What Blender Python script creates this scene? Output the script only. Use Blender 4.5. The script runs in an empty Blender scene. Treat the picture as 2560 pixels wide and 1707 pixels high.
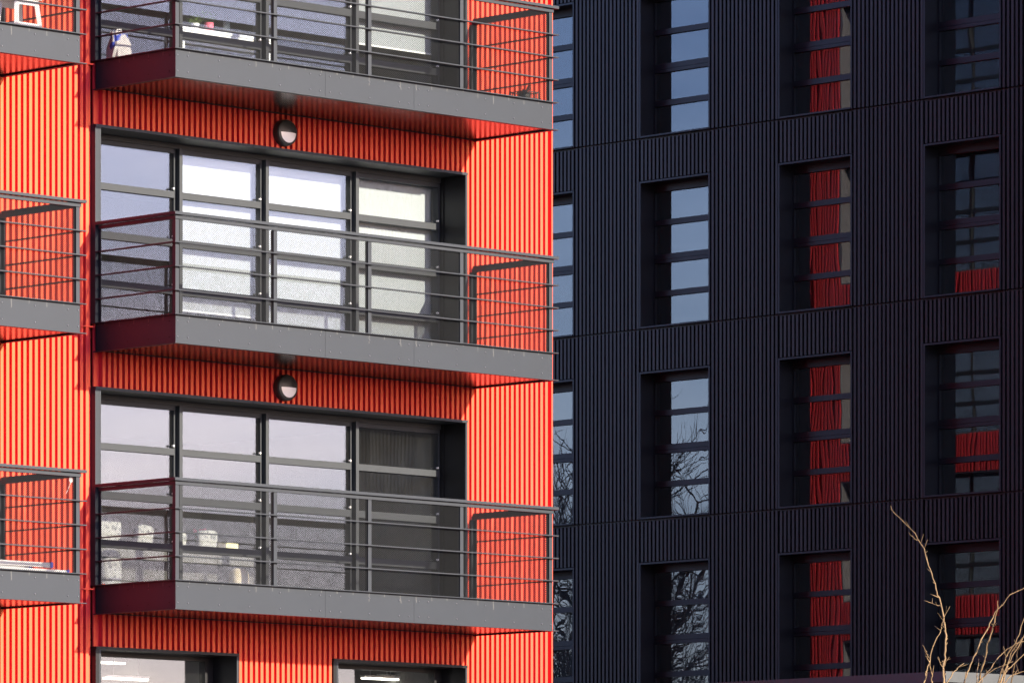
import bpy, math, random
from mathutils import Vector, Matrix
random.seed(7)
scene = bpy.context.scene
COL = scene.collection

# ------------------------------------------------------------------ camera
F_PX, TH, HOR, CX = 15162.0, math.radians(44.57), 2470.0, 1280.0      # focal length in photo pixels, heading, horizon row
CAM = Vector((-46.9546, -54.6686, 1.6))
FWD = Vector((math.sin(TH), math.cos(TH), 0)); RGT = Vector((math.cos(TH), -math.sin(TH), 0))
cd = bpy.data.cameras.new('camera'); cam = bpy.data.objects.new('camera', cd); COL.objects.link(cam)
cam.location = CAM; cam.rotation_euler = (math.radians(90), 0, -TH)
cd.sensor_width = 36; cd.lens = F_PX / 2560 * 36; cd.shift_y = (HOR - 853.5) / 2560
cd.clip_start = 1; cd.clip_end = 3000
scene.camera = cam

def ray(x, y): return FWD + RGT * ((x - CX) / F_PX) + Vector((0, 0, (HOR - y) / F_PX))
def on_y(x, y, Y):
    d = ray(x, y); return CAM + d * ((Y - CAM.y) / d.y)
def on_x(x, y, X):
    d = ray(x, y); return CAM + d * ((X - CAM.x) / d.x)
def at_depth(x, y, D): return CAM + ray(x, y) * D

# ------------------------------------------------------------------ light
SUN_EL, SUN_AZ = math.radians(17.5), math.radians(12.15)              # azimuth measured from -Y towards +X
w = bpy.data.worlds.new('World'); scene.world = w; w.use_nodes = True
nt = w.node_tree; nt.nodes.clear()
out = nt.nodes.new('ShaderNodeOutputWorld'); bg = nt.nodes.new('ShaderNodeBackground')
sky = nt.nodes.new('ShaderNodeTexSky'); sky.sky_type = 'NISHITA'; sky.sun_disc = False
sky.sun_elevation = SUN_EL; sky.sun_rotation = math.pi - SUN_AZ
sky.altitude = 0; sky.air_density = 1.0; sky.dust_density = 1.3; sky.ozone_density = 4.0
bg.inputs['Strength'].default_value = 0.118
wb = nt.nodes.new('ShaderNodeMixRGB'); wb.blend_type = 'MULTIPLY'; wb.inputs[0].default_value = 1; wb.inputs[2].default_value = (1.08, .95, 1.14, 1)   # white balance
nt.links.new(sky.outputs[0], wb.inputs[1]); 
wtc = nt.nodes.new('ShaderNodeTexCoord'); wmp = nt.nodes.new('ShaderNodeMapping'); wmp.inputs['Scale'].default_value = (1, 1, 5)      # thin bands of cloud
wnz = nt.nodes.new('ShaderNodeTexNoise'); wnz.inputs['Scale'].default_value = 5.0; wnz.inputs['Detail'].default_value = 7; wnz.inputs['Roughness'].default_value = .55
wmr = nt.nodes.new('ShaderNodeMapRange'); wmr.inputs[1].default_value = .45; wmr.inputs[2].default_value = .72
wcl = nt.nodes.new('ShaderNodeMixRGB'); wcl.inputs[1].default_value = (.94, .95, 1.0, 1); wcl.inputs[2].default_value = (1.55, 1.42, 1.32, 1)
wml = nt.nodes.new('ShaderNodeMixRGB'); wml.blend_type = 'MULTIPLY'; wml.inputs[0].default_value = 1
nt.links.new(wtc.outputs['Generated'], wmp.inputs[0]); nt.links.new(wmp.outputs[0], wnz.inputs[0]); nt.links.new(wnz.outputs[0], wmr.inputs[0]); nt.links.new(wmr.outputs[0], wcl.inputs[0])
nt.links.new(wb.outputs[0], wml.inputs[1]); nt.links.new(wcl.outputs[0], wml.inputs[2]); nt.links.new(wml.outputs[0], bg.inputs['Color']); nt.links.new(bg.outputs[0], out.inputs['Surface'])
sd = bpy.data.lights.new('sun', 'SUN'); sd.energy = 4.2; sd.angle = math.radians(0.53); sd.color = (1.0, 0.90, 0.72)
sun = bpy.data.objects.new('sun', sd); COL.objects.link(sun); sun.location = (60, -200, 80)
sdir = Vector((math.sin(SUN_AZ) * math.cos(SUN_EL), -math.cos(SUN_AZ) * math.cos(SUN_EL), math.sin(SUN_EL)))
sun.rotation_euler = sdir.to_track_quat('Z', 'Y').to_euler()
scene.view_settings.view_transform = 'Standard'; scene.view_settings.look = 'None'
scene.view_settings.exposure = 1.75; scene.view_settings.gamma = 1.0; scene.view_settings.use_curve_mapping = False
scene.render.engine = 'CYCLES'
cy = scene.cycles
cy.max_bounces = 10; cy.diffuse_bounces = 4; cy.glossy_bounces = 6; cy.transparent_max_bounces = 24; cy.transmission_bounces = 6
cy.caustics_reflective = False; cy.caustics_refractive = False

# ------------------------------------------------------------------ mesh helpers
class MB:
    def __init__(s): s.v = []; s.f = []
    def box(s, x0, x1, y0, y1, z0, z1):
        b = len(s.v)
        s.v += [(x0,y0,z0),(x1,y0,z0),(x1,y1,z0),(x0,y1,z0),(x0,y0,z1),(x1,y0,z1),(x1,y1,z1),(x0,y1,z1)]
        s.f += [tuple(b+i for i in q) for q in ((0,3,2,1),(4,5,6,7),(0,1,5,4),(1,2,6,5),(2,3,7,6),(3,0,4,7))]
        return s
    def quad(s, a, b, c, d):
        n = len(s.v); s.v += [tuple(a), tuple(b), tuple(c), tuple(d)]; s.f.append((n, n+1, n+2, n+3)); return s
    def bar(s, p, q, wx, wz, up=Vector((0,0,1))):       # square bar between two points
        p = Vector(p); q = Vector(q); d = (q-p).normalized()
        a = d.cross(up)
        if a.length < 1e-4: a = d.cross(Vector((1,0,0)))
        a.normalize(); b = a.cross(d).normalized(); n = len(s.v)
        for c in (p, q):
            for i, j in ((-1,-1),(1,-1),(1,1),(-1,1)): s.v.append(tuple(c + a*(i*wx/2) + b*(j*wz/2)))
        s.f += [tuple(n+i for i in t) for t in ((0,1,2,3),(7,6,5,4),(0,4,5,1),(1,5,6,2),(2,6,7,3),(3,7,4,0))]
        return s
    def tube(s, pts, rad, n=6):
        pts = [Vector(p) for p in pts]; base = len(s.v); m = len(pts); prev = None
        for i, p in enumerate(pts):
            d = (pts[min(i+1, m-1)] - pts[max(i-1, 0)]).normalized()
            a = d.cross(Vector((0,0,1)) if abs(d.z) < .95 else Vector((1,0,0))).normalized()
            if prev is not None:
                a = (prev - d*prev.dot(d)).normalized()
            prev = a; b = d.cross(a); r = rad[i] if hasattr(rad, '__len__') else rad
            for k in range(n):
                t = 2*math.pi*k/n; s.v.append(tuple(p + a*(r*math.cos(t)) + b*(r*math.sin(t))))
        for i in range(m-1):
            for k in range(n):
                k2 = (k+1) % n; s.f.append((base+i*n+k, base+i*n+k2, base+(i+1)*n+k2, base+(i+1)*n+k))
        s.f.append(tuple(base+k for k in reversed(range(n)))); s.f.append(tuple(base+(m-1)*n+k for k in range(n)))
        return s
    def lathe(s, prof, n=24, c=(0,0,0), axis='Z'):      # prof: list of (r, h)
        base = len(s.v); c = Vector(c)
        for r, h in prof:
            for k in range(n):
                t = 2*math.pi*k/n; x, y = r*math.cos(t), r*math.sin(t)
                v = Vector((x, y, h)) if axis == 'Z' else Vector((x, -h, y))
                s.v.append(tuple(c+v))
        for i in range(len(prof)-1):
            for k in range(n):
                k2 = (k+1) % n; s.f.append((base+i*n+k, base+i*n+k2, base+(i+1)*n+k2, base+(i+1)*n+k))
        s.f.append(tuple(base+k for k in reversed(range(n))))
        s.f.append(tuple(base+(len(prof)-1)*n+k for k in range(n)))
        return s
    def mesh(s, name, mat, smooth=False):
        me = bpy.data.meshes.new(name); me.from_pydata(s.v, [], s.f); me.update()
        if mat: me.materials.append(mat)
        if smooth:
            for p in me.polygons: p.use_smooth = True
        return me

def link(name, data, parent=None, loc=(0,0,0)):
    o = bpy.data.objects.new(name, data); COL.objects.link(o); o.location = loc
    if parent: o.parent = parent
    return o
def part(name, mb, mat, parent=None, loc=(0,0,0), smooth=False, kind=None):
    o = link(name, mb.mesh(name, mat, smooth), parent, loc)
    if kind: o['kind'] = kind
    return o
def thing(name, label, cat, loc=(0,0,0), group=None):
    o = link(name, None, None, loc); o.empty_display_size = .3
    return tag(o, label, cat, group)
def tag(o, label, cat, group=None):
    o['label'] = label; o['category'] = cat
    if group: o['group'] = group
    return o
def copy_tree(o, parent=None, loc=None):
    c = o.copy(); COL.objects.link(c)
    if parent: c.parent = parent
    if loc is not None: c.location = loc
    for ch in o.children: copy_tree(ch, c)
    return c

# ------------------------------------------------------------------ materials
def mat(name):
    m = bpy.data.materials.new(name); m.use_nodes = True
    t = m.node_tree; return m, t, t.nodes['Principled BSDF']
def N(t, kind, **kw):
    n = t.nodes.new(kind)
    for k, v in kw.items():
        if k in n.inputs: n.inputs[k].default_value = v
        else: setattr(n, k, v)
    return n
def paint(name, col, rough=.4, spec=.5, var=.06, scale=3.0, bump=0.0, bscale=40, coat=0.0, stretch=(1,1,1), metal=0.0):
    """painted surface: colour mottled by a slow noise, roughness by another, faint relief"""
    m, t, b = mat(name)
    tc = N(t, 'ShaderNodeTexCoord'); mp = N(t, 'ShaderNodeMapping'); mp.inputs['Scale'].default_value = stretch
    t.links.new(tc.outputs['Object'], mp.inputs[0])
    n1 = N(t, 'ShaderNodeTexNoise', Scale=scale, Detail=6.0, Roughness=.65); t.links.new(mp.outputs[0], n1.inputs[0])
    mr = N(t, 'ShaderNodeMapRange'); mr.inputs[1].default_value = .25; mr.inputs[2].default_value = .75
    mr.inputs[3].default_value = 1-var; mr.inputs[4].default_value = 1+var
    t.links.new(n1.outputs[0], mr.inputs[0])
    hs = N(t, 'ShaderNodeHueSaturation'); hs.inputs['Color'].default_value = (*col, 1); t.links.new(mr.outputs[0], hs.inputs['Value'])
    t.links.new(hs.outputs[0], b.inputs['Base Color'])
    mr2 = N(t, 'ShaderNodeMapRange'); mr2.inputs[3].default_value = rough*.85; mr2.inputs[4].default_value = min(1, rough*1.15)
    n2 = N(t, 'ShaderNodeTexNoise', Scale=scale*4, Detail=4.0); t.links.new(mp.outputs[0], n2.inputs[0])
    t.links.new(n2.outputs[0], mr2.inputs[0]); t.links.new(mr2.outputs[0], b.inputs['Roughness'])
    b.inputs['Specular IOR Level'].default_value = spec; b.inputs['Coat Weight'].default_value = coat
    b.inputs['Metallic'].default_value = metal
    if bump:
        n3 = N(t, 'ShaderNodeTexNoise', Scale=bscale, Detail=3.0); t.links.new(mp.outputs[0], n3.inputs[0])
        bp = N(t, 'ShaderNodeBump', Strength=bump, Distance=.01); t.links.new(n3.outputs[0], bp.inputs['Height'])
        t.links.new(bp.outputs[0], b.inputs['Normal'])
    return m

M = {}
M['red'] = paint('red_coated_steel', (.60, .012, .049), .54, .78, .05, 1.2, stretch=(1,1,.25))
_b = M['red'].node_tree.nodes['Principled BSDF']; _b.inputs['IOR'].default_value = 1.6; _b.inputs['Specular Tint'].default_value = (1, .89, .05, 1)   # orange of the sunlit rib faces put into the specular tint
M['black'] = paint('black_coated_steel', (.0105, .0092, .0100), .37, .36, .10, 1.2, stretch=(1,1,.3))
M['black_trim'] = paint('black_trim', (.006, .006, .008), .4, .35, .08, 2)
def per_rib(m, amp, tint):
    """each rib of the folded sheet a slightly different tone"""
    t = m.node_tree; b = t.nodes['Principled BSDF']; src = b.inputs['Base Color'].links[0].from_socket
    tc = N(t, 'ShaderNodeTexCoord'); sp = N(t, 'ShaderNodeSeparateXYZ'); t.links.new(tc.outputs['Object'], sp.inputs[0])
    oi = N(t, 'ShaderNodeObjectInfo'); a = N(t, 'ShaderNodeMath', operation='SUBTRACT'); a.inputs[1].default_value = -.001; t.links.new(sp.outputs['Y'], a.inputs[0])
    d = N(t, 'ShaderNodeMath', operation='DIVIDE'); d.inputs[1].default_value = .0877; t.links.new(a.outputs[0], d.inputs[0])
    f = N(t, 'ShaderNodeMath', operation='FLOOR'); t.links.new(d.outputs[0], f.inputs[0])
    cb = N(t, 'ShaderNodeCombineXYZ'); t.links.new(f.outputs[0], cb.inputs[0]); t.links.new(oi.outputs['Random'], cb.inputs[1])
    wn = N(t, 'ShaderNodeTexWhiteNoise', noise_dimensions='3D'); t.links.new(cb.outputs[0], wn.inputs['Vector'])
    mr = N(t, 'ShaderNodeMapRange'); mr.inputs[3].default_value = 1-amp; mr.inputs[4].default_value = 1+amp; t.links.new(wn.outputs['Value'], mr.inputs[0])
    hs = N(t, 'ShaderNodeHueSaturation'); t.links.new(src, hs.inputs['Color']); t.links.new(mr.outputs[0], hs.inputs['Value'])
    mr2 = N(t, 'ShaderNodeMapRange'); mr2.inputs[3].default_value = .5-tint; mr2.inputs[4].default_value = .5+tint; t.links.new(wn.outputs['Value'], mr2.inputs[0])
    t.links.new(mr2.outputs[0], hs.inputs['Hue']); t.links.new(hs.outputs[0], b.inputs['Base Color'])
per_rib(M['black'], .45, .06); M['black'].node_tree.nodes['Principled BSDF'].inputs['Specular Tint'].default_value = (1, .90, .88, 1)
M['grey'] = paint('anthracite_metal', (.013, .017, .0235), .5, .3, .06, 5)
M['grey_dark'] = paint('anthracite_reveal', (.008, .008, .009), .4, .2, .06, 4)
M['frame'] = paint('window_frame_grey', (.024, .028, .033), .55, .25, .09, 9)
M['soffit'] = paint('gloss_soffit_panel', (.012, .012, .013), .20, .5, .05, 3)
M['side_reveal'] = paint('sunlit_reveal', (.12, .115, .125), .5, .3, .05, 4)  # lighter copy of the grey reveal, with its sunlight put into the colour
M['deck'] = paint('balcony_deck', (.46, .43, .40), .8, .2, .12, 6)
M['galv'] = paint('galvanised_mesh', (.009, .010, .011), .6, .15, .1, 8)
M['rivet'] = paint('rivet_steel', (.13, .13, .14), .3, .5, .05, 9, metal=.6)
M['white'] = paint('white_paint', (.80, .79, .77), .5, .3, .04, 4)
M['room'] = paint('room_plaster', (.22, .215, .21), .8, .2, .05, 2)
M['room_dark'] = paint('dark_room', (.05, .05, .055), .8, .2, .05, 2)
M['lamp_black'] = paint('lamp_housing', (.022, .022, .022), .42, .5, .05, 20)
M['opal'] = paint('opal_diffuser', (.86, .85, .85), .25, .5, .01, 10)
M['bark'] = paint('twig_bark', (.18, .115, .055), .7, .2, .55, 3.5, bump=.4, bscale=60)
M['bark_dark'] = paint('tree_bark', (.20, .175, .155), .85, .2, .25, 4)
M['cap_dark'] = paint('parapet_cap', (.060, .064, .070), .5, .35, .10, 3)
M['paving'] = paint('paving', (.13, .125, .12), .9, .2, .2, .4)
M['roof'] = paint('roof_membrane', (.15, .15, .15), .9, .2, .1, 1)
M['blind'] = paint('roller_blind', (.31, .325, .345), .85, .1, .03, 14, bump=.1, bscale=300)
M['pink'] = paint('pink_pot', (.75, .16, .24), .4, .4, .04, 9)
M['leaf'] = paint('green_leaf', (.10, .16, .03), .5, .4, .3, 9)
M['beige'] = paint('beige_fabric', (.60, .50, .36), .9, .1, .08, 9)
M['yellow'] = paint('cream_card', (.74, .66, .38), .7, .2, .06, 9)
M['shelf'] = paint('grey_laminate', (.11, .105, .10), .6, .2, .05, 5)
def print_mat():
    m = paint('printed_fabric', (.36,.355,.34), .9, .1, .1, 8, bump=.3, bscale=20); t = m.node_tree; b = t.nodes['Principled BSDF']
    src = b.inputs['Base Color'].links[0].from_socket
    n = N(t, 'ShaderNodeTexNoise', Scale=19.0, Detail=4.0); tc = N(t, 'ShaderNodeTexCoord'); t.links.new(tc.outputs['Object'], n.inputs[0])
    r = N(t, 'ShaderNodeMapRange'); r.inputs[1].default_value = .53; r.inputs[2].default_value = .58; t.links.new(n.outputs[0], r.inputs[0])
    mx = N(t, 'ShaderNodeMixRGB'); mx.inputs[2].default_value = (.17,.17,.175,1); t.links.new(r.outputs[0], mx.inputs[0]); t.links.new(src, mx.inputs[1]); t.links.new(mx.outputs[0], b.inputs['Base Color'])
    return m
M['print'] = print_mat()
M['alu'] = paint('aluminium', (.45, .45, .45), .35, .5, .08, 9, metal=.5)
M['blue'] = paint('blue_plastic', (.02, .03, .30), .4, .4, .05, 9)
M['glassware'] = paint('pale_glass', (.45, .55, .52), .1, .5, .1, 9)

def fascia_mat():
    """grey plate with pale drip marks under each mesh clip along its top edge"""
    m = paint('fascia_plate', (.012, .0165, .0235), .5, .3, .07, 3); t = m.node_tree; b = t.nodes['Principled BSDF']
    src = b.inputs['Base Color'].links[0].from_socket
    tc = N(t, 'ShaderNodeTexCoord'); sp = N(t, 'ShaderNodeSeparateXYZ'); t.links.new(tc.outputs['Object'], sp.inputs[0])
    def mth(op, a, b_=None):
        n = N(t, 'ShaderNodeMath', operation=op)
        for i, q in enumerate((a, b_)):
            if q is None: continue
            if isinstance(q, (int, float)): n.inputs[i].default_value = q
            else: t.links.new(q, n.inputs[i])
        return n.outputs[0]
    nz = N(t, 'ShaderNodeTexNoise', Scale=9.0, Detail=4.0); t.links.new(tc.outputs['Object'], nz.inputs[0])
    along = mth('ADD', sp.outputs['X'], sp.outputs['Y'])
    wob = mth('ADD', along, mth('MULTIPLY', mth('SUBTRACT', nz.outputs[0], .5), .05))
    fr = mth('ABSOLUTE', mth('SUBTRACT', mth('FRACT', mth('DIVIDE', wob, .262)), .5))
    spot = mth('LESS_THAN', fr, .016)
    nz2 = N(t, 'ShaderNodeTexNoise', Scale=3.3, Detail=3.0); t.links.new(tc.outputs['Object'], nz2.inputs[0])
    low = mth('SUBTRACT', .318, mth('MULTIPLY', mth('POWER', nz2.outputs[0], 4), .55))
    top = mth('GREATER_THAN', sp.outputs['Z'], low)
    mask = mth('MULTIPLY', mth('MULTIPLY', spot, top), .33)
    mx = N(t, 'ShaderNodeMixRGB'); mx.inputs[2].default_value = (.22, .21, .19, 1)
    t.links.new(mask, mx.inputs[0]); t.links.new(src, mx.inputs[1]); t.links.new(mx.outputs[0], b.inputs['Base Color'])
    return m
M['fascia'] = fascia_mat()

def glass_mat(name, refl, tint, wav, scale, stretch, dirt=.0):
    m, t, b = mat(name); t.nodes.remove(b); o = t.nodes['Material Output']
    tr = N(t, 'ShaderNodeBsdfTransparent'); tr.inputs[0].default_value = (*tint, 1)
    gl = N(t, 'ShaderNodeBsdfGlossy'); gl.inputs['Roughness'].default_value = 0.0; gl.inputs[0].default_value = (1,1,1,1)
    tc = N(t, 'ShaderNodeTexCoord'); mp = N(t, 'ShaderNodeMapping'); mp.inputs['Scale'].default_value = stretch
    oi = N(t, 'ShaderNodeObjectInfo'); ad = N(t, 'ShaderNodeVectorMath', operation='ADD')
    ml = N(t, 'ShaderNodeVectorMath', operation='SCALE'); ml.inputs['Scale'].default_value = 40
    t.links.new(oi.outputs['Location'], ml.inputs[0]); t.links.new(tc.outputs['Object'], ad.inputs[0]); t.links.new(ml.outputs[0], ad.inputs[1])
    t.links.new(ad.outputs[0], mp.inputs[0])
    nz = N(t, 'ShaderNodeTexNoise', Scale=scale, Detail=1.0); t.links.new(mp.outputs[0], nz.inputs[0])
    bp = N(t, 'ShaderNodeBump', Strength=1.0, Distance=wav); t.links.new(nz.outputs[0], bp.inputs['Height'])
    t.links.new(bp.outputs[0], gl.inputs['Normal'])
    lw = N(t, 'ShaderNodeLayerWeight'); pw = N(t, 'ShaderNodeMath', operation='POWER'); pw.inputs[1].default_value = 5   # Schlick
    t.links.new(lw.outputs['Facing'], pw.inputs[0])
    mr = N(t, 'ShaderNodeMapRange'); mr.inputs[3].default_value = refl; mr.inputs[4].default_value = 1
    t.links.new(pw.outputs[0], mr.inputs[0])
    mix = N(t, 'ShaderNodeMixShader'); t.links.new(mr.outputs[0], mix.inputs[0]); t.links.new(tr.outputs[0], mix.inputs[1]); t.links.new(gl.outputs[0], mix.inputs[2])
    last = mix
    if dirt:                                               # thin film of dust, streaked downwards
        df = N(t, 'ShaderNodeBsdfDiffuse'); df.inputs[0].default_value = (.5,.49,.47,1)
        mp2 = N(t, 'ShaderNodeMapping'); mp2.inputs['Scale'].default_value = (5,5,1.4); t.links.new(ad.outputs[0], mp2.inputs[0])
        n2 = N(t, 'ShaderNodeTexNoise', Scale=1.0, Detail=6.0, Roughness=.7); t.links.new(mp2.outputs[0], n2.inputs[0])
        r2 = N(t, 'ShaderNodeMapRange'); r2.inputs[1].default_value = .35; r2.inputs[2].default_value = .8; r2.inputs[3].default_value = dirt*.35; r2.inputs[4].default_value = dirt*1.6
        t.links.new(n2.outputs[0], r2.inputs[0])
        mx = N(t, 'ShaderNodeMixShader'); t.links.new(r2.outputs[0], mx.inputs[0]); t.links.new(mix.outputs[0], mx.inputs[1]); t.links.new(df.outputs[0], mx.inputs[2]); last = mx
    t.links.new(last.outputs[0], o.inputs['Surface'])
    return m
M['glass'] = glass_mat('window_glass', .082, (.96,.98,.98), .00025, 1.2, (1,1,1), .007)
M['glass_b'] = glass_mat('coated_glass', .074, (.70,.72,.73), .0006, 1.0, (1,2.2,.8), .003)

def emit(name, col, s):
    m, t, b = mat(name); b.inputs['Emission Color'].default_value = (*col,1); b.inputs['Emission Strength'].default_value = s
    b.inputs['Base Color'].default_value = (.8,.8,.8,1); return m
M['led'] = emit('led_tube', (1,.93,.78), 2.2)

# ------------------------------------------------------------------ ground
g = MB().quad((-400,-400,0),(400,-400,0),(400,500,0),(-400,500,0))
tag(part('ground', g, M['paving'], kind='structure'), 'grey paved ground around the apartment blocks', 'ground')

# ------------------------------------------------------------------ red apartment building
PITCH, RW, RD = .0872, .0445, .070            # rib pitch, rib face width, rib depth
VAL = .070                                     # valley plane (rib faces lie at Y = 0)
LV = [6.04, 9.145, 12.25, 15.355, 18.46]       # underside of each balcony
FL = 3.105
TOP = 22.2
XR, YR = 7.607, 26.75                           # right corner, rear corner
red = thing('apartment_building', 'red ribbed metal apartment building with grey mesh balconies', 'building')
def rib_x(x0, x1):
    n0 = math.ceil((x0 + .0055)/PITCH - 1e-6); n1 = math.floor((x1 - .039)/PITCH + 1e-6)
    return [n*PITCH - .0055 for n in range(n0, n1+1)]
_ribs = {}
def rib_mesh(h):
    k = round(h, 3)
    if k not in _ribs: _ribs[k] = MB().box(0, RW, 0, RD+.004, 0, h).mesh('rib', M['red'])
    return _ribs[k]
def clad_front(x0, x1, z0, z1, ribs=True, zf=None):
    p = part('cladding_panel', MB().box(0, x1-x0, 0, .03, 0, z1-z0), M['red'], red, (x0, VAL, z0))
    if ribs is True:
        for x in rib_x(x0, x1):
            a, b = zf(x) if zf else (z0, z1)
            link('rib', rib_mesh(b-a), p, (x-x0, -VAL, a-z0))
    else:
        mb = MB()
        for x in rib_x(x0, x1): mb.box(x-x0, x-x0+RW, -VAL, .004, 0, z1-z0)
        part('ribs', mb, M['red'], p, kind='stuff')
    return p
# piers either side of the bay, full height
clad_front(-1.60, -.050, 0, LV[3]-.05)
clad_front(6.098, 7.553, 0, LV[3]-.05)
# band over each window (visible floors), ribs run down between the ground windows
for k in (1, 2): clad_front(.0, 6.098, LV[k]-FL+2.69, LV[k]+.36)
clad_front(.0, 6.098, 5.655, LV[0]+.36, zf=lambda x: (.0, LV[0]+.36) if 2.235 < x < 3.77 else (5.655, LV[0]+.36))
part('cladding_panel', MB().box(0, 1.575, 0, .03, 0, 5.655), M['red'], red, (2.235, VAL, 0))
# further cladding above and to the left of the picture
clad_front(-9.3, 7.553, LV[3]-.45, TOP, ribs=False)
clad_front(-9.3, -7.75, 0, LV[3]-.45, ribs=False)
for k in range(3): clad_front(-7.7, -1.6, LV[k]-FL+2.69 if k else 5.655, LV[k]+.36, ribs=False)
clad_front(-7.7, -1.6, 0, 2.9, ribs=False)
# corner post, flashings
part('corner_trim', MB().box(7.607, 7.63, .002, .10, 0, TOP), M['red'], red)
part('corner_trim', MB().box(7.553, 7.607, VAL+.002, VAL+.03, 0, TOP), M['red'], red)
for z in LV:
    for x0, x1 in ((-1.6, -.055), (6.1, 7.55)):
        part('flashing', MB().box(x0, x1, -.014, VAL, z+.280, z+.296), M['red'], red)
# inner mass: floors and walls that make the rooms
def room(x0, x1, z0, z1, y1=5.0, m='room', y0=.56):
    mb = MB()
    mb.box(x0-.1, x0, y0, y1, z0, z1); mb.box(x1, x1+.1, y0, y1, z0, z1); mb.box(x0-.1, x1+.1, y1, y1+.1, z0, z1)
    mb.box(x0-.1, x1+.1, y0, y1+.1, z0-.1, z0); mb.box(x0-.1, x1+.1, y0, y1+.1, z1, z1+.1)
    return part('room', mb, M[m], red)
for k, z in enumerate(LV[:4]): room(-.02, 6.10, z+.33, z+2.70, m='room')
room(.0, 2.25, 2.7, 5.66, 6); room(3.84, 6.10, 2.7, 5.66, 6)

# ---- window of one bay
def window_bay():
    t = link('window', None, red)
    dz = .335
    # surround: jamb trims, head trim, liners
    part('jamb_trim', MB().box(.008, .037, -.022, .55, dz, 2.655), M['grey'], t)
    r = part('jamb_trim', MB().box(6.062, 6.096, -.022, .002, dz, 2.655), M['grey'], t)
    part('reveal_panel', MB().box(6.064, 6.09, .004, .37, dz, 2.655), M['grey_dark'], t)
    part('reveal_panel', MB().box(6.05, 6.09, .373, .55, dz, 2.655), M['grey_dark'], t)
    part('head_trim', MB().box(-.05, 2.46, -.03, .08, 2.657, 2.69).box(-.05, .008, -.02, VAL, dz, 2.657), M['grey'], t)
    part('head_trim', MB().box(2.464, 4.73, -.03, .08, 2.657, 2.69), M['grey'], t)
    part('head_trim', MB().box(4.734, 6.096, -.03, .08, 2.657, 2.69), M['grey'], t)
    part('head_lining', MB().box(.037, 6.062, .082, .43, 2.662, 2.70), M['grey'], t)
    part('sill', MB().box(.037, 6.05, -.02, .46, dz-.02, dz), M['grey'], t)
    # frame
    YF = .43
    xs = [.037, 1.62, 3.03, 4.54, 6.05]
    part('frame_head', MB().box(.037, 6.05, YF-.02, .56, 2.60, 2.66).box(.037, 6.05, YF+.005, .55, 2.545, 2.60), M['frame'], t)
    part('frame_sill', MB().box(.037, 6.05, YF, .55, dz, dz+.06), M['frame'], t)
    bars = [(2.003, 2.083), (1.417, 1.505), (.839, .927)]
    for i in range(3):
        x = xs[i+1]; part('mullion', MB().box(x, x+.05, YF-.065, YF+.005, dz, 2.60).box(x-.03, x+.07, YF+.006, .55, dz+.06, 2.545), M['frame'], t)
    hb = MB()
    for i in range(4):
        a = xs[i] + (.0 if i == 0 else .07); b = xs[i+1] - .03
        for z0, z1 in bars:
            part('glazing_bar', MB().box(a, b, YF-.012, .52, z0, z1), M['frame'], t)
            hb.lathe([(.012,0),(.012,.03)], 8, (b-.035, YF-.006, z1+.03), 'Y')
        zz = [dz+.06] + [q for p in reversed(bars) for q in p] + [2.545]
        for j in range(0, len(zz), 2):
            part('pane', MB().box(a, b, YF+.028, YF+.034, zz[j], zz[j+1]), M['glass'], t)
        part('jamb_frame', MB().box(b-.002, b+.028, YF+.003, .555, dz+.06, 2.545), M['frame'], t)
    part('hinges', hb, M['white'], t, kind='stuff')
    return t
win = window_bay(); win.location = (0, 0, LV[1])
for k in (0, 2, 3): copy_tree(win, loc=(0, 0, LV[k]))
for k in (0, 1, 2): copy_tree(win, loc=(-7.695, 0, LV[k]))
# ground-floor windows
def ground_window(x0, x1):
    t = link('window', None, red, (x0, 0, 0)); W = x1-x0
    part('jamb_trim', MB().box(-.025, .005, -.022, .5, 2.85, 5.62), M['grey'], t)
    part('jamb_trim', MB().box(W-.03, W, -.022, .002, 2.85, 5.62), M['grey'], t)
    part('reveal_panel', MB().box(W-.028, W-.002, .004, .52, 2.85, 5.62), M['black_trim'], t)
    part('head_trim', MB().box(-.075, W, -.03, .08, 5.622, 5.655).box(-.075, -.025, -.02, VAL, 2.85, 5.622), M['grey_dark'], t)
    part('head_lining', MB().box(.005, W-.03, .082, .52, 5.625, 5.66), M['black_trim'], t)
    part('frame', MB().box(.005, W-.03, .41, .52, 5.57, 5.624).box(.005, W-.03, .41, .52, 2.85, 2.93).box(W-.16, W-.03, .41, .52, 2.93, 5.57).box(.005, .06, .41, .52, 2.93, 5.57), M['black_trim'], t)
    part('pane', MB().box(.06, W-.16, .45, .458, 2.93, 5.57), M['glass'], t)
    part('sill', MB().box(.005, W-.03, -.03, .41, 2.82, 2.85), M['grey'], t)
ground_window(.033, 2.232); ground_window(3.875, 6.092)
part('cladding_panel', MB().box(0, 2.2, VAL, VAL+.03, 0, 2.82), M['red'], red, (.0, 0, 0))
part('cladding_panel', MB().box(0, 2.29, VAL, VAL+.03, 0, 2.82), M['red'], red, (3.81, 0, 0))

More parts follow.
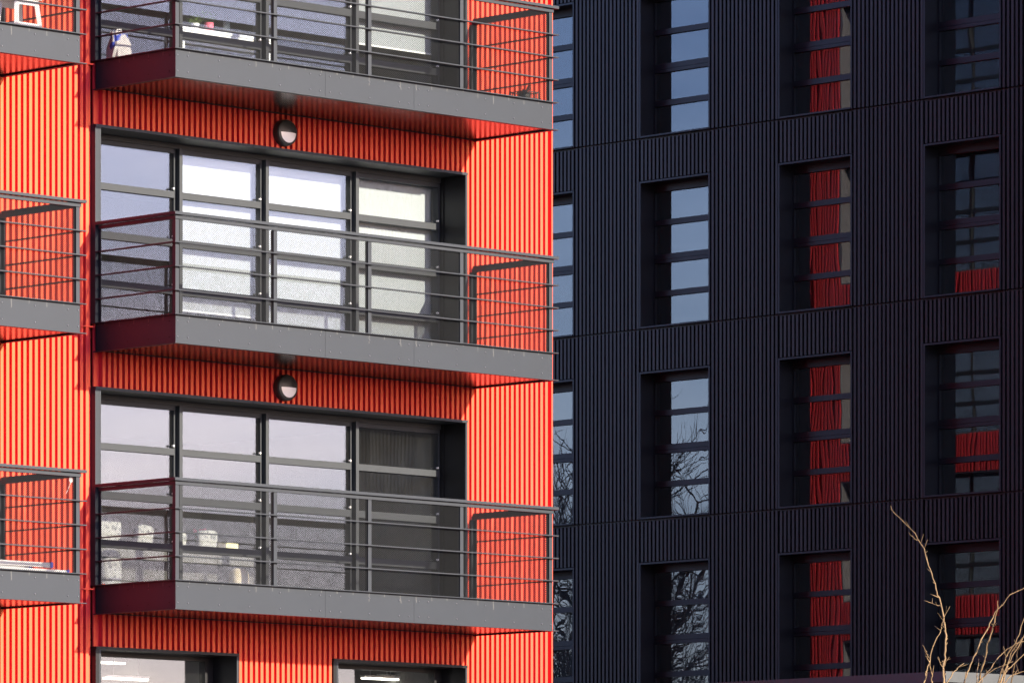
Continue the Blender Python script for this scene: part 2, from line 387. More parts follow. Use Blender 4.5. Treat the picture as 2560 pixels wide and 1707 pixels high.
# ---- balconies
BW, BD = 6.225, 1.40
def balcony():
    t = link('balcony', None, red)
    OV = .048
    # deck and edge plates
    part('deck', MB().box(.012, BW-.012, -BD+.012, -.002, .022, .320), M['deck'], t)
    for a, b in ((0, 2.383), (2.386, 3.850), (3.853, BW)):
        part('front_fascia', MB().box(a, b, -BD, -BD+.009, .003, .329), M['fascia'], t)
    part('side_fascia', MB().box(0, .009, -BD+.0095, .035, .003, .329), M['fascia'], t)
    part('side_fascia', MB().box(BW-.009, BW, -BD+.0095, .035, .003, .329), M['fascia'], t)
    for z0, z1 in ((.330, .340), (-.008, .002)):
        part('edge_flange', MB().box(-OV, BW+OV+.017, -BD-OV, -BD+.02, z0, z1).box(-OV, .02, -BD+.02, .03, z0, z1).box(BW-.02, BW+OV, -BD+.02, .03, z0, z1), M['grey'], t)
    xs = [.022, 1.20, 2.70, 4.20, BW-.022]
    for a, b in zip(xs, xs[1:]):
        part('soffit_panel', MB().box(a+.002, b-.002, -BD+.022, -.045, .008, .020), M['soffit'], t)
    part('soffit_trim', MB().box(.022, BW-.022, -.043, -.004, .002, .020), M['grey_dark'], t)
    # posts
    for x in (0, 1.553, 3.090, 4.633, BW-.055):
        part('post', MB().box(x, x+.055, -BD+.002, -BD+.012, .341, 1.449).box(x, x+.010, -BD+.012, -BD+.055, .341, 1.449), M['grey'], t)
    for x in (.002, BW-.012):
        part('post', MB().box(x, x+.010, -.060, -.006, .341, 1.449).box(x if x < 1 else x-.04, x+.05 if x < 1 else x+.010, -.0058, .030, .341, 1.449), M['grey'], t)
    # handrail, frame rail, three flat bars round the three sides
    def three(name, z0, z1, o, i, m, ext=.0):
        part(name, MB().box(-o, BW+o+ext, -BD-o, -BD+i, z0, z1), M[m], t)
        part(name, MB().box(-o, i, -BD+i+.0005, .030, z0, z1), M[m], t)
        part(name, MB().box(BW-i, BW+o, -BD+i+.0005, .030, z0, z1), M[m], t)
    three('handrail', 1.497, 1.531, .052, .01, 'grey', .012)
    three('frame_rail', 1.450, 1.489, .012, .03, 'grey')
    three('rail_spacer', 1.4895, 1.4965, -.012, .03, 'grey_dark')
    for z in (1.175, .896, .617): three('rail_bar', z-.0065, z+.0065, .048, -.0005, 'grey', .017)
    # diamond mesh panels
    PX, PZ, TH_ = .0290, .0260, .0030
    def mesh_panel(L, z0, z1):
        mb = MB(); H = z1-z0; sl = PZ/PX
        n = int((L + H/sl)/PX)+1
        for sgn in (1, -1):
            for i in range(-1, n+1):
                # line z = sl*(x - c)
                c = i*PX - H/sl
                xa, xb = max(0, c), min(L, c + H/sl)
                if xb - xa < .004: continue
                p, q = (xa, sl*(xa-c)), (xb, sl*(xb-c))
                if sgn < 0: p, q = (L-p[0], p[1]), (L-q[0], q[1])
                mb.bar((p[0], .0018*sgn, z0+p[1]), (q[0], .0018*sgn, z0+q[1]), .0022, TH_, Vector((0,1,0)).cross(Vector((q[0]-p[0],0,q[1]-p[1]))))
        return mb
    pts = [.056, 1.552, 1.609, 3.089, 3.146, 4.632, 4.689, BW-.056]
    for i in range(0, 8, 2):
        part('mesh_panel', mesh_panel(pts[i+1]-pts[i]+.02, .343, 1.46), M['galv'], t, (pts[i]-.01, -BD+.022, 0), kind='stuff')
    for x in (.020, BW-.020):
        o = part('mesh_panel', mesh_panel(BD-.08, .343, 1.46), M['galv'], t, (x, -BD+.03, 0), kind='stuff'); o.rotation_euler.z = math.pi/2
    # rivets
    mb = MB(); sm = MB()
    for x in (.03,.19,.68,1.16,1.65,2.14,2.30,2.46,2.63,3.11,3.60,3.76,3.93,4.09,4.57,5.06,5.55,6.04,6.195):
        for z in (.262, .075): mb.lathe([(.0105,0),(.0095,.004),(.005,.0075)], 8, (x, -BD, z), 'Y')
    for y in (-1.29, -.92, -.55, -.18):
        for z in (.262, .075):
            sm.box(-.004, 0, y-.008, y+.008, z-.008, z+.008)
    part('rivets', mb, M['rivet'], t, kind='stuff'); part('rivets', sm, M['grey_dark'], t, kind='stuff')
    return t
bal = balcony(); bal.location = (0, 0, LV[1])
for k in (0, 2): copy_tree(bal, loc=(0, 0, LV[k]))
copy_tree(bal, loc=(0, 0, LV[3]))
for k in range(3): copy_tree(bal, loc=(-1.467-BW, 0, LV[k]))

# ---- right-hand side of the red building (mirrored in the black building's glass)
def side_clad(y0, y1, z0, z1):
    p = part('cladding_panel', MB().box(-.03, 0, 0, y1-y0, 0, z1-z0), M['red'], red, (7.628-RD, y0, z0))
    mb = MB(); y = .02
    while y + RW < y1-y0: mb.box(-.004, RD, y, y+RW, 0, z1-z0); y += PITCH
    part('ribs', mb, M['red'], p, kind='stuff')
def side_window(y0, y1, z0, z1):
    t = link('window', None, red, (7.6, y0, z0)); W, H = y1-y0, z1-z0
    part('reveal_panel', MB().box(-.42, .01, 0, .03, 0, H).box(-.42, .01, W-.03, W, 0, H).box(-.42, .01, .03, W-.03, H-.03, H).box(-.42, .01, .03, W-.03, 0, .03), M['side_reveal'], t)
    mb = MB()
    for i in range(5): mb.box(-.44, -.37, .03+i*(W-.11)/4, .08+i*(W-.11)/4, .03, H-.03)
    for z in (.58, 1.16, 1.73): mb.box(-.44, -.375, .08, W-.08, z, z+.08)
    part('frame', mb, M['frame'], t)
    part('pane', MB().box(-.41, -.405, .03, W-.03, .03, H-.03), M['glass'], t)
side_clad(.1, 1.6, 0, TOP); side_clad(25.25, YR, 0, TOP)
for ya, yb in ((1.6, 7.7), (7.7, 9.2), (9.2, 15.3), (15.3, 19.15), (19.15, 25.25)):
    solid = yb-ya < 6
    if solid: side_clad(ya, yb, 0, TOP)
    else:
        prev = 0
        for z in LV:
            side_clad(ya, yb, prev, z-.02); side_window(ya, yb, z-.02, z+2.35); prev = z+2.35
        side_clad(ya, yb, prev, TOP)
part('wall', MB().box(-9.3, 7.5, YR-.3, YR, 0, TOP).box(-9.3, -9.0, .08, YR-.3, 0, TOP).box(6.6, 6.7, .6, YR-.3, 0, TOP), M['room_dark'], red)
part('roof', MB().box(-9.3, 7.6, .08, YR, TOP, TOP+.2), M['roof'], red)

# ------------------------------------------------------------------ black apartment building
XB, J0, FB = 23.849, 12.325, 3.100
OW, OP, OY = 1.525, 3.085, 12.689              # opening width, spacing, first opening
OH = 2.36
blk = thing('apartment_building', 'black ribbed metal apartment building in shade with tall narrow windows', 'building', (XB, 0, 0))
BP = .0877
PW = OP - OW
def black_panel(W, H):
    mb = MB().box(.064, .078, 0, W, 0, H); y = .018
    while y + .047 <= W + .002: mb.box(0, .065, y, y+.047, 0, H); y += BP
    return mb.mesh('cladding_panel', M['black'])
m_pier = black_panel(PW-.066, FB-.030); m_span = black_panel(OW+.06, FB-OH-.085)
def black_window():
    t = link('window', None, blk); W, H = OW, OH
    part('surround', MB().box(-.012, .35, -.030, 0, .0, H+.03).box(-.012, .35, W, W+.030, .0, H+.03).box(-.012, .35, 0, W, H, H+.03).box(-.02, .35, 0, W, 0, .025), M['black_trim'], t)
    part('frame', MB().box(.30, .42, 0, .06, .025, H).box(.30, .42, W-.025, W, .025, H).box(.30, .42, .06, W-.025, 2.24, H).box(.30, .42, .06, W-.025, .025, .05), M['black_trim'], t)
    for a, b in ((1.69, 1.78), (1.135, 1.22), (1.075, 1.13), (.532, .623)):
        part('glazing_bar', MB().box(.305, .41, .06, W-.025, a, b), M['black_trim'], t)
    zz = [(.05, .532), (.623, 1.075), (1.22, 1.69), (1.78, 2.24)]
    for a, b in zz: part('pane', MB().box(.35, .356, .06, W-.025, a, b), M['glass_b'], t)
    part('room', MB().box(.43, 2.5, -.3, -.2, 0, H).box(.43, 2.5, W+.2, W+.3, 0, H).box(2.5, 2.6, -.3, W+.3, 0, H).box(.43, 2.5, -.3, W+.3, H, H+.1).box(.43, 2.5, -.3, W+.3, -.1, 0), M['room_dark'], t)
    return t
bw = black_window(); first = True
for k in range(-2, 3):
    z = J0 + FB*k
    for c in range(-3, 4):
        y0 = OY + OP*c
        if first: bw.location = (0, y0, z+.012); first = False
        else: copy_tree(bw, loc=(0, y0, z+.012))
        link('cladding_panel', m_pier, blk, (0, y0+OW+.033, z+.014))
        link('cladding_panel', m_span, blk, (0, y0-.03, z+OH+.055))
ya, yb = OY+OP*-3-.03, OY+OP*3+OW+PW+.03
z0, z1 = J0-2*FB, J0+3*FB
# backing with recessed joints, and the rest of the block
part('backing', MB().box(.45, .50, ya, yb, z0, z1).box(.084, .44, ya, ya+.02, z0, z1).box(.062, .42, -20.1, ya, 0, 30), M['black_trim'], blk)
jm = MB()
for k in range(-2, 4): jm.box(.066, .30, ya, yb, J0+FB*k-.02, J0+FB*k+.012)
part('joint_channel', jm, M['black_trim'], blk)
fill = MB()
for k in range(-2, 3):
    for c in range(-3, 4):
        y0 = OY+OP*c; z = J0+FB*k
        fill.box(.081, .30, y0+OW+.031, y0+OP-.031, z+.012, z+FB-.02); fill.box(.081, .30, y0-.03, y0+OW+.03, z+OH+.05, z+FB-.02)
part('wall', fill, M['black_trim'], blk)
rest = MB()
def ribfield(y0, y1, a, b):
    y = y0+.02
    while y+.047 < y1: rest.box(0, .04, y, y+.047, a, b); y += BP
ribfield(-20.1, ya, 0, 30); ribfield(yb, 33, 0, 30); ribfield(ya, yb, 0, z0-.03); ribfield(ya, yb, z1+.02, 30)
rest.box(.037, .06, -20.1, ya, 0, 30).box(.037, .06, yb, 33, 0, 30).box(.037, .06, ya, yb, 0, z0-.03).box(.037, .06, ya, yb, z1+.02, 30)
part('ribs', rest, M['black'], blk, kind='stuff')
part('wall', MB().box(.0, 14, -20.14, -20.10, 0, 30).box(.43, 14, 32.9, 33, 0, 30).box(13.9, 14, -20.1, 32.9, 0, 30), M['black'], blk)
part('roof', MB().box(0, 14, -20.1, 33, 30, 30.2), M['roof'], blk)

# ------------------------------------------------------------------ low annex in front of the black building
cn = at_depth(2363.7, 1677, 85.0)
anx = thing('annex', 'low flat annex with pale metal parapet cap before the black building', 'building', (cn.x, cn.y, 0))
H = cn.z
part('parapet_cap', MB().box(-.03, .25, -.03, 26, H-.15, H).box(.25, 6.75, -.03, .25, H-.15, H), M['cap_dark'], anx)
mb = MB().box(.03, .2, .03, 25.9, 0, H-.152).box(.2, 6.75, .03, .2, 0, H-.152)
y = .05
while y < 25.8: mb.box(0, .032, y, y+.047, 0, H-.155); y += BP
x = .05
while x < 6.68: mb.box(x, x+.047, 0, .032, 0, H-.155); x += BP
part('wall', mb, M['black'], anx)
part('roof', MB().box(.2, 6.72, .2, 25.9, H-.3, H-.2), M['roof'], anx)

# ------------------------------------------------------------------ wall lamps
def wall_lamp(px, py, label):
    p = on_y(px, py, -.04); R = .163
    t = thing('wall_lamp', label, 'lamp', (p.x, 0, p.z), 'round bulkhead lamps')
    part('housing', MB().lathe([(R*.98,.0),(R,.008),(R,.055),(R*.985,.075),(R*.93,.092)], 40, (0,-.001,0), 'Y'), M['lamp_black'], t, smooth=False)
    # bezel: ring with half hood, dome below
    mb = MB(); n = 36; ri = R*.76
    def dome(r): return -.093 - .034*(1-(r/(R*.93))**2)
    prev = None
    for a in range(n+1):
        t0 = math.pi*a/n                                                       # upper half hood
        row = [( r*math.cos(t0), dome(r)-.006, r*math.sin(t0)) for r in [R*.93*q for q in (0,.25,.5,.75,.9,1)]]
        if prev:
            for i in range(5): mb.quad(prev[i], row[i], row[i+1], prev[i+1])
        prev = row
    for a in range(n):
        t0, t1 = math.pi+math.pi*a/n, math.pi+math.pi*(a+1)/n                  # lower ring
        for r0, r1 in ((ri, R*.84), (R*.84, R*.93)):
            mb.quad((r0*math.cos(t0), dome(r0)-.006, r0*math.sin(t0)), (r1*math.cos(t0), dome(r1)-.006, r1*math.sin(t0)), (r1*math.cos(t1), dome(r1)-.006, r1*math.sin(t1)), (r0*math.cos(t1), dome(r0)-.006, r0*math.sin(t1)))
    part('bezel', mb, M['lamp_black'], t, smooth=True)
    d = MB(); prev = None
    for a in range(n+1):
        t0 = math.pi+math.pi*a/n
        row = [(r*math.cos(t0), dome(r)-.001, r*math.sin(t0)) for r in [R*.9*q for q in (0,.2,.4,.6,.8,1)]]
        if prev:
            for i in range(5): d.quad(prev[i], row[i], row[i+1], prev[i+1])
        prev = row
    part('diffuser', d, M['opal'], t, smooth=True)
    s = MB()
    for sx, sz in ((-.105,.095),(-.105,-.10),(.105,-.10),(.105,.095)): s.lathe([(.006,0),(.006,.004)], 8, (sx, dome(math.hypot(sx,sz))-.005, sz), 'Y')
    part('screws', s, M['lamp_black'], t, kind='stuff')
wall_lamp(712, 333, 'round black wall lamp under the topmost balcony in view')
wall_lamp(713, 969, 'round black wall lamp under the middle large balcony')

# ------------------------------------------------------------------ blinds and things behind the glass
def blind(x0, x1, k, drop, label, Y=.585):
    z1 = LV[k]+2.64
    t = thing('roller_blind', label, 'blind', ((x0+x1)/2, Y, z1-drop), 'white roller blinds')
    W = x1-x0
    part('fabric', MB().box(-W/2, W/2, -.001, .001, 0, drop-.03), M['blind'], t)
    part('roller', MB().tube([(-W/2,.02,drop-.03),(W/2,.02,drop-.03)], .028, 10), M['white'], t, smooth=True)
    part('bottom_bar', MB().box(-W/2, W/2, -.008, .008, -.02, 0), M['white'], t)
blind(1.74, 3.02, 1, 1.95, 'pale roller blind behind second window bay of the middle balcony')
blind(3.14, 4.52, 1, 2.25, 'pale roller blind behind third window bay of the middle balcony')
blind(4.65, 6.05, 1, 2.25, 'pale greenish roller blind behind rightmost window bay of the middle balcony')
blind(4.65, 6.05, 2, 1.50, 'half lowered roller blind behind rightmost window bay of the topmost balcony')

def boxthing(name, label, cat, x0, x1, ytop, ybot, Y, depth, m, group=None, k=None):
    a = on_y(x0, ybot, Y); b = on_y(x1, ytop, Y); z0 = a.z if k is None else LV[k]+.33
    o = part(name, MB().box(0, b.x-a.x, 0, depth, 0, b.z-z0), M[m], None, (a.x, Y, z0)); bevel(o); return tag(o, label, cat, group)
def bevel(o, wd=.006):
    b = o.modifiers.new('bevel', 'BEVEL'); b.width = wd; b.segments = 2
# top floor: low white sideboard with pots, sofa cushions
a = on_y(455, 66, .85); b = on_y(690, 90, .85)
sb = thing('sideboard', 'low white sideboard behind the glass of the topmost balcony', 'sideboard', (a.x, .85, LV[2]+.33))
hh = a.z-(LV[2]+.33); ww = b.x-a.x
part('top', MB().box(0, ww, 0, .4, hh-.03, hh), M['white'], sb)
part('body', MB().box(.02, ww-.02, .02, .38, hh-.16, hh-.032), M['white'], sb)
for x in (.05, ww-.09):
    for y in (.05, .31): part('leg', MB().box(x, x+.04, y, y+.04, 0, hh-.162), M['white'], sb)
def pot(px, r, h, m, label, leafy=False, zb=None, Y=1.0, big=1.0, flower=None):
    z = LV[2]+.33+hh if zb is None else zb; p = on_y(px, 66 if zb is None else 1300, Y)
    t = thing('flower_pot' if leafy else 'vase', label, 'flower pot' if leafy else 'vase', (p.x, Y, z))
    part('pot', MB().lathe([(r*.75,0),(r,h*.6),(r,h),(r*.85,h),(r*.8,h*.85)], 16), M[m], t, smooth=True)
    if leafy:
        lf = MB(); rr = random.Random(px)
        for i in range(40):
            c = Vector((rr.uniform(-1,1)*r*1.4, rr.uniform(-1,1)*r*1.2, h+rr.uniform(0,1)*r*2.2)); d = Vector((rr.uniform(-1,1), rr.uniform(-1,1), rr.uniform(-.4,1))).normalized()*.05
            s = d.cross(Vector((.3,.5,1))).normalized()*.018
            lf.quad(c-d, c+s, c+d, c-s)
        part('foliage', lf, M['leaf'], t)
        if flower:
            fl = MB()
            for i in range(26):
                c = Vector((rr.uniform(-1,1)*r*1.6, rr.uniform(-1,1)*r*1.4, h+r*rr.uniform(1.2,3)))
                for k in range(3):
                    d = Vector((rr.uniform(-1,1), rr.uniform(-1,1), rr.uniform(-1,1))).normalized()*.022; e = d.cross(Vector((.4,.2,1))).normalized()*.02
                    fl.quad(c-d, c+e, c+d, c-e)
            part('flowers', fl, M[flower], t)
pot(522, .06, .12, 'pink', 'pink flower pot with leaves on the white sideboard', True)
pot(488, .05, .09, 'white', 'leafy plant in white pot at the left of the sideboard', True)
pot(566, .045, .16, 'glassware', 'pale glass vase on the white sideboard')
def cushion_mesh(sx=.22, sy=.07, sz=.16):
    mb = MB(); n, q = 14, 10
    for i in range(q+1):
        for j in range(n):
            u = -math.pi/2+math.pi*i/q; v = 2*math.pi*j/n
            f = lambda c, e: math.copysign(abs(c)**e, c)
            mb.v.append((sx*f(math.cos(u),.6)*f(math.cos(v),.5), sy*f(math.cos(u),.6)*f(math.sin(v),.8), sz*f(math.sin(u),.5)))
    for i in range(q):
        for j in range(n): j2 = (j+1) % n; mb.f.append((i*n+j, i*n+j2, (i+1)*n+j2, (i+1)*n+j))
    return mb
def cushion(px, py, m, label):
    p = on_y(px, py, 1.0)
    o = part('cushion', cushion_mesh(), M[m], None, (p.x, 1.0, LV[2]+.33+.16), smooth=True); tag(o, label, 'cushion', 'cushions inside the topmost flat'); return o
cushion(525, 128, 'beige', 'beige cushion at left of the row inside the topmost flat')
cushion(565, 135, 'beige', 'beige cushion in the middle of the row inside the topmost flat')
cushion(608, 140, 'yellow', 'cream cushion at right of the row inside the topmost flat')
# bottom flat: long low cabinet with cushions, a card box and a plant
a = on_y(250, 1352, 1.0); b = on_y(640, 1352, 1.0); CZ = on_y(400, 1362, 1.0).z; W = b.x-a.x
cb = thing('cabinet', 'long low grey cabinet inside the bottom flat', 'cabinet', (a.x, 1.0, LV[0]+.33)); ch = CZ-(LV[0]+.33)
part('top', MB().box(0, W, -.02, .45, ch-.025, ch), M['shelf'], cb)
for i in range(4): part('door', MB().box(i*W/4+.006, (i+1)*W/4-.006, 0, .02, .05, ch-.03), M['shelf'], cb)
part('body', MB().box(.01, W-.01, .021, .44, .0, ch-.026), M['room_dark'], cb)
for px, sc, m, lb in ((280, (.19,.06,.155), 'print', 'large white printed cushion at the left end of the grey cabinet'), (367, (.15,.06,.125), 'print', 'smaller printed cushion left of the corner post on the grey cabinet'),
                  (455, (.12,.05,.10), 'print', 'smallest printed cushion right of the corner post on the grey cabinet'), (527, (.16,.06,.12), 'print', 'wide printed cushion beside the card box on the grey cabinet')):
    p = on_y(px, 1340, 1.05); o = part('cushion', cushion_mesh(*sc), M[m], None, (p.x, 1.12, CZ+sc[2]*.97), smooth=True); o.rotation_euler = (.12, .1*math.sin(px), 0)
    tag(o, lb, 'cushion', 'cushions inside the bottom flat')
p = on_y(572, 1360, 1.05)
o = part('card_box', MB().box(-.16, .16, 0, .2, 0, .09), M['yellow'], None, (p.x, 1.05, CZ)); tag(o, 'cream card box lying on the grey cabinet in the bottom flat', 'box'); bevel(o)
pot(500, .05, .10, 'white', 'pink flowering plant on the grey cabinet in the bottom flat', True, CZ, 1.25, 1.6, 'pink')
for px, w_, h_, m, lb in ((278, .30, .26, 'print', 'printed white sack on the floor by the bottom flat window'), (600, .26, .20, 'beige', 'plain beige sack on the floor right of the bottom flat window')):
    p = on_y(px, 1440, .78); o = part('sack', cushion_mesh(w_/2, .09, h_), M[m], None, (p.x, .80, LV[0]+.33+h_*.98), smooth=True)
    tag(o, lb, 'sack')

# ceiling lights in the ground-floor rooms
def tube_light(x0, x1, y, label, Y):
    a = on_y(x0, y, Y); b = on_y(x1, y, Y)
    t = thing('ceiling_light', label, 'ceiling light', ((a.x+b.x)/2, Y, a.z), 'tube lights in the ground rooms'); W = b.x-a.x
    part('tube', MB().box(-W/2, W/2, -.04, .04, 0, .02), M['led'], t)
    part('casing', MB().box(-W/2-.01, W/2+.01, -.05, .05, .021, .05), M['white'], t)
    if 5.655-a.z > .07: part('hanger', MB().box(-W*.3, -W*.3+.01, -.005, .005, .0505, 5.658-a.z).box(W*.3, W*.3+.01, -.005, .005, .0505, 5.658-a.z), M['alu'], t)
tube_light(252, 308, 1657, 'upper tube light in the left ground room', 2.0)
tube_light(262, 366, 1696, 'lower tube light in the left ground room', 1.2)
tube_light(908, 992, 1696, 'tube light nearest the glass in the right ground room', 1.0)
tube_light(950, 1032, 1694, 'tube light farther back in the right ground room', 1.35)

# ------------------------------------------------------------------ things standing on the balconies
def deck_z(k): return LV[k]+.3205
def stool():
    p = on_y(66, 60, -.72)
    t = thing('stool', 'white square stool on the upper left balcony', 'stool', (p.x-.12, -.72, deck_z(2)))
    part('seat', MB().box(-.19, .19, -.19, .19, .44, .475), M['white'], t)
    for sx in (-1, 1):
        for sy in (-1, 1): part('leg', MB().bar((sx*.19, sy*.19, 0), (sx*.145, sy*.145, .44), .05, .05), M['white'], t)
    for s in (-1, 1):
        part('rail', MB().box(-.15, .15, s*.172-.016, s*.172+.016, .10, .16), M['white'], t)
        part('rail', MB().box(s*.172-.016, s*.172+.016, -.15, .15, .10, .16), M['white'], t)
        part('apron', MB().box(-.13, .13, s*.152-.012, s*.152+.012, .37, .438), M['white'], t)
stool()
def bag():
    p = Vector((.215, 0, 0))
    m = paint('printed_bag', (.42,.41,.41), .6, .3, .1, 8, bump=.5, bscale=14); t = m.node_tree; b = t.nodes['Principled BSDF']
    src = b.inputs['Base Color'].links[0].from_socket
    n = N(t, 'ShaderNodeTexNoise', Scale=7.0, Detail=2.0); tc = N(t, 'ShaderNodeTexCoord'); t.links.new(tc.outputs['Object'], n.inputs[0])
    r = N(t, 'ShaderNodeMapRange'); r.inputs[1].default_value = .56; r.inputs[2].default_value = .60; t.links.new(n.outputs[0], r.inputs[0])
    mx = N(t, 'ShaderNodeMixRGB'); mx.inputs[2].default_value = (.02,.05,.35,1); t.links.new(r.outputs[0], mx.inputs[0]); t.links.new(src, mx.inputs[1]); t.links.new(mx.outputs[0], b.inputs['Base Color'])
    th = thing('shopping_bag', 'crumpled white and blue bag on the topmost balcony', 'bag', (p.x, -.15, deck_z(2)))
    mb = MB(); rr = random.Random(3); n = 20; rows = [(0,.14,.09),(.07,.15,.11),(.16,.15,.10),(.24,.14,.085),(.30,.12,.05),(.34,.13,.045)]
    for h, rx, ry in rows:
        for k in range(n):
            a = 2*math.pi*k/n; q = 1+rr.uniform(-.12,.12)
            mb.v.append((rx*q*math.copysign(abs(math.cos(a))**.7, math.cos(a)), ry*q*math.copysign(abs(math.sin(a))**.7, math.sin(a)), h+(rr.uniform(-.03,.04)*(h > .2))))
    for i in range(len(rows)-1):
        for k in range(n): k2 = (k+1) % n; mb.f.append((i*n+k, i*n+k2, (i+1)*n+k2, (i+1)*n+k))
    mb.f.append(tuple(reversed(range(n))))
    part('sack', mb, m, th)
    part('handle', MB().tube([(-.05,0,.32),(-.04,0,.39),(.03,.01,.40),(.05,0,.33)], .008, 6), M['white'], th)
bag()
def basket():
    p = on_y(1311, 240, -.85)
    t = thing('plant_stand', 'black wire plant stand at the right end of the topmost balcony', 'plant stand', (p.x, -.85, deck_z(2)))
    fr = MB()
    def hoop(cx, cy, z, hw):
        q = [(cx-hw,cy-hw,z),(cx+hw,cy-hw,z),(cx+hw,cy+hw,z),(cx-hw,cy+hw,z)]
        for i in range(4): fr.bar(q[i], q[(i+1)%4], .012, .012)
    for z in (.02, .12, .20): hoop(0, 0, z, .13)
    for i in range(-3, 4):
        for s in (-1, 1):
            fr.bar((i*.04, s*.13, .02), (i*.04, s*.13, .20), .007, .007); fr.bar((s*.13, i*.04, .02), (s*.13, i*.04, .20), .007, .007)
    part('basket', fr, M['lamp_black'], t)
    lg = [part('leg', MB().bar((sx*.15, sy*.15, 0), (sx*.125, sy*.125, .215), .014, .014), M['lamp_black'], t) for sx in (-1,1) for sy in (-1,1)]
    part('pot', MB().lathe([(.055,.03),(.08,.15),(.085,.2),(.07,.2)], 14), M['lamp_black'], t, smooth=True)
    tw = MB(); rr = random.Random(5)
    for i in range(9):
        a = rr.uniform(0, 6.28); tw.tube([(0,0,.18),(.04*math.cos(a),.04*math.sin(a),.24),(.09*math.cos(a),.09*math.sin(a),.24+rr.uniform(0,.05))], .005, 5)
    part('dry_stems', tw, M['lamp_black'], t)
basket()
def ladder():
    p0 = on_y(60, 1425, -.95)
    t = thing('step_ladder', 'folded aluminium ladder with blue end caps on the lower left balcony', 'ladder', (p0.x, -.95, deck_z(0)))
    for i, (y, zz) in enumerate(((0, .03), (.38, .03), (.06, .11), (.32, .11))):
        part('rail', MB().box(-.75, .62 - .1*i, y-.03, y+.03, zz, zz+.055), M['alu'], t)
        part('end_cap', MB().box(.62-.1*i, .66-.1*i, y-.035, y+.035, zz-.005, zz+.062), M['blue'], t)
    for i in range(5): part('rung', MB().box(-.62+i*.26, -.56+i*.26, .031, .349, .045, .075), M['alu'], t)
ladder()
def string_ball():
    p = on_y(177, 1198, -1.36)
    t = thing('string_bundle', 'small white bundle of string tied to the lower left balcony mesh', 'string', (p.x, -1.362, p.z))
    rr = random.Random(9); mb = MB(); pts = []
    for i in range(70):
        v = Vector((rr.gauss(0,1), rr.gauss(0,.5), rr.gauss(0,1))); v.normalize(); pts.append((v.x*.026, v.y*.012, v.z*.034))
    mb.tube(pts, .003, 4); part('bundle', mb, M['white'], t)
    part('loose_end', MB().tube([(0,0,-.03),(-.03,0,-.09),(-.05,0,-.13),(-.075,0,-.17)], .003, 4), M['white'], t)
string_ball()

# ------------------------------------------------------------------ bare trees
def r8(pts): return [(1960 + x/3.2667, 1227 + y/3.2667) for x, y in pts]
def sapling(label, base_px, D, stems, grp):
    b = at_depth(base_px, 1707, D); b.z = 0
    t = thing('bare_tree', label, 'tree', (b.x, b.y, 0), grp)
    head = Vector((0, 0, 2.3))
    part('trunk', MB().tube([(0,0,-.02),(.01,0,.9),(-.01,.01,1.7),head], [.075,.06,.055,.06], 10), M['bark'], t, smooth=True)
    tw = MB(); rr = random.Random(base_px)
    for pts, ra, rb, rooted in stems:
        d0 = D + rr.uniform(-.5, .5); dd = rr.uniform(-.4, .4); n = len(pts); P = []
        for i, (x, y) in enumerate(r8(pts)): P.append(at_depth(x, y, d0 + dd*(1-i/max(1,n-1)) if rooted else D) - b)
        rad = [.60*(ra + (rb-ra)*i/(n-1)) for i in range(n)]
        if rooted:
            q = P[-1]; P += [q.lerp(head, .5) + Vector((rr.uniform(-.03,.03), rr.uniform(-.03,.03), 0)), head]; rad += [rb*1.15, rb*1.3]
        # subdivide with a slight kink at each bud
        Q, RR = [], []
        for i in range(len(P)-1):
            m = 3
            for j in range(m):
                f = j/m; Q.append(P[i].lerp(P[i+1], f) + Vector((rr.gauss(0,1), rr.gauss(0,1), 0))*(.0035 if j else 0)); RR.append((rad[i]*(1-f)+rad[i+1]*f)*(1.25 if j == 0 and i else 1))
        Q.append(P[-1]); RR.append(rad[-1])
        tw.tube(Q, RR, 6)
        for i in range(2, len(Q)-1):                        # buds and short spurs
            if rr.random() < .55:
                d = (Q[i-1]-Q[i]).normalized()*.6 + Vector((rr.gauss(0,.6), rr.gauss(0,.6), rr.uniform(0,.5))); d.normalize(); L = rr.choice((.018, .022, .03, .075))
                tw.tube([Q[i], Q[i]+d*L*.6, Q[i]+d*L], [RR[i]*.62, RR[i]*.5, .0008], 5)
    part('branches', tw, M['bark'], t, smooth=True)
A = [([(872,120),(893,172),(960,235),(1070,345),(1145,470),(1172,580),(1205,670),(1240,800),(1268,870),(1300,1010),(1312,1090),(1326,1180),(1318,1300),(1305,1400),(1300,1480),(1305,1568)], .0035, .0125, True),
     ([(1355,940),(1305,1030),(1285,1110),(1280,1140),(1245,1200),(1200,1320),(1190,1400),(1155,1490),(1140,1568)], .003, .0085, True),
     ([(1130,1255),(1165,1310),(1165,1350),(1190,1400),(1200,1470),(1210,1568)], .004, .008, True),
     ([(1140,892),(1210,915),(1258,935),(1275,930)], .0035, .0045, False), ([(1258,1350),(1275,1400),(1290,1430),(1303,1455)], .0035, .005, False),
     ([(1350,1352),(1320,1390),(1306,1440)], .003, .005, False), ([(1470,1405),(1420,1440),(1375,1490),(1330,1568)], .004, .007, True),
     ([(1018,335),(1040,365),(1085,400),(1105,405)], .002, .0035, False)]
sapling('bare tree whose single long shoot rises highest before the black building', 2362, 45, A, 'bare young trees')
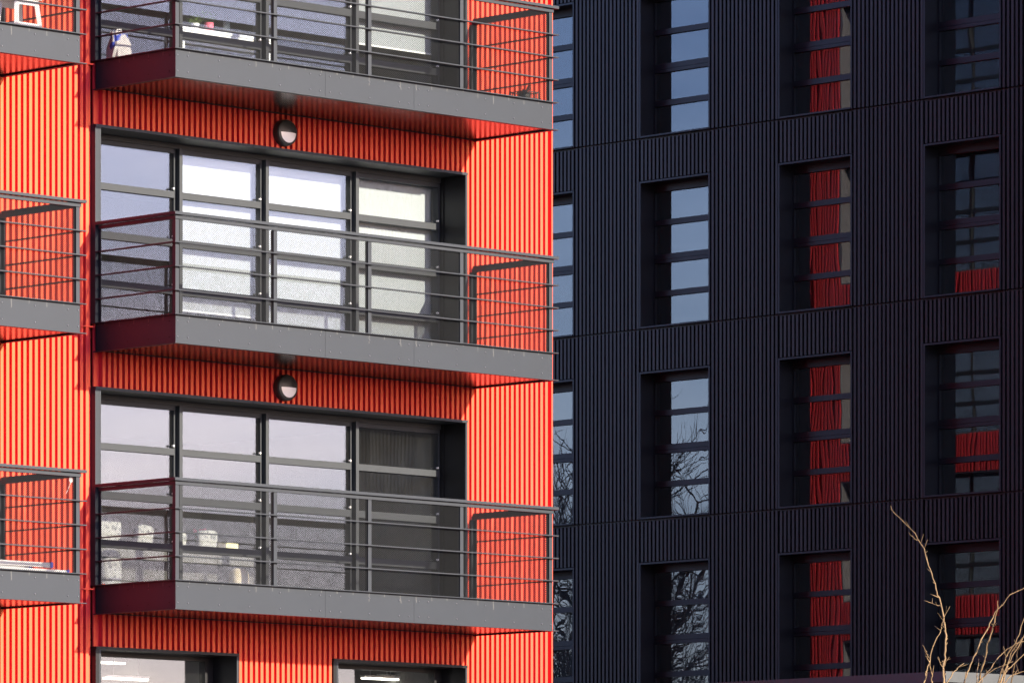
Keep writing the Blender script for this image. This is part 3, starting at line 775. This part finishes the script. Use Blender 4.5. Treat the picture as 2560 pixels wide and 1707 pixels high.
B = [([(1990,775),(1960,790),(1900,820),(1845,845),(1785,930),(1745,960),(1690,1060),(1660,1130),(1610,1210),(1570,1320),(1520,1420),(1490,1510),(1470,1568)], .003, .0095, True),
     ([(1745,895),(1745,960),(1720,1070),(1700,1140),(1660,1240),(1650,1330),(1620,1430),(1600,1510),(1590,1568)], .005, .012, True),
     ([(1975,1000),(1960,1040),(1930,1130),(1890,1240),(1830,1320),(1790,1430),(1750,1568)], .004, .009, True),
     ([(1985,1140),(1960,1180),(1920,1260),(1860,1350),(1820,1440),(1790,1568)], .004, .0085, True),
     ([(1985,1222),(1960,1225),(1880,1250),(1800,1310),(1740,1370),(1700,1430),(1640,1500),(1580,1568)], .003, .007, True),
     ([(1990,1310),(1960,1330),(1890,1400),(1830,1450),(1790,1500),(1760,1568)], .004, .0085, True),
     ([(1960,1470),(1900,1490),(1850,1510),(1800,1568)], .004, .007, True), ([(1790,1265),(1800,1300),(1808,1340)], .003, .0045, False),
     ([(1590,1368),(1585,1430),(1575,1520),(1572,1568)], .003, .006, True), ([(1870,1390),(1800,1420),(1720,1450),(1640,1510),(1600,1568)], .003, .006, True),
     ([(1940,1240),(1900,1330),(1880,1430),(1855,1568)], .0035, .007, True), ([(1960,1185),(1900,1255),(1850,1330),(1815,1440),(1770,1568)], .003, .007, True)]
sapling('dense bare tree with many crossing twigs at the lower right corner', 2478, 46, B, 'bare young trees')

# leafless trees behind the red building: seen only in the black building's lower glass
def big_tree(loc, h, seed, label):
    rr = random.Random(seed); t = thing('leafless_tree', label, 'tree', (*loc, 0), 'leafless trees behind the red building')
    tr = MB(); tr.tube([(0,0,-.05),(.1,.05,h*.2),(0,.1,h*.42)], [h*.022,h*.017,h*.013], 8); part('trunk', tr, M['bark_dark'], t, smooth=True)
    cr = MB()
    def grow(p, d, L, r, lev):
        P = [p]; n = 4
        for i in range(n):
            d = (d + Vector((rr.gauss(0,.16), rr.gauss(0,.16), rr.gauss(.05,.1)))).normalized(); P.append(P[-1] + d*(L/n))
        cr.tube(P, [r*(1-.6*i/n) for i in range(n+1)], 4 if lev else 6)
        if lev >= 4 or r < .003: return
        for i in range(1, n+1):
            for _ in range(2 if lev else 3):
                q = (d + Vector((rr.gauss(0,.6), rr.gauss(0,.6), rr.gauss(.1,.35)))).normalized()
                grow(P[i], q, L*rr.uniform(.45,.65), r*.5, lev+1)
    for i in range(6):
        a = i*1.05+rr.random(); grow(Vector((0,.1*(h/12),h*(.22+.04*i))), Vector((math.cos(a)*.7, math.sin(a)*.7, 1)).normalized(), h*.36, h*.0055, 1)
    grow(Vector((0,.1,h*.42)), Vector((0,0,1)), h*.35, h*.007, 1)
    part('crown', cr, M['bark_dark'], t)
big_tree((-8.5, 48.5), 15.5, 1, 'tallest leafless tree mirrored in the leftmost black building windows')
big_tree((-5.0, 43.0), 9.5, 2, 'lower leafless tree mirrored in the second column of black building windows')
big_tree((-13.0, 51.5), 10.5, 4, 'wide leafless tree mirrored low in the black building glass')
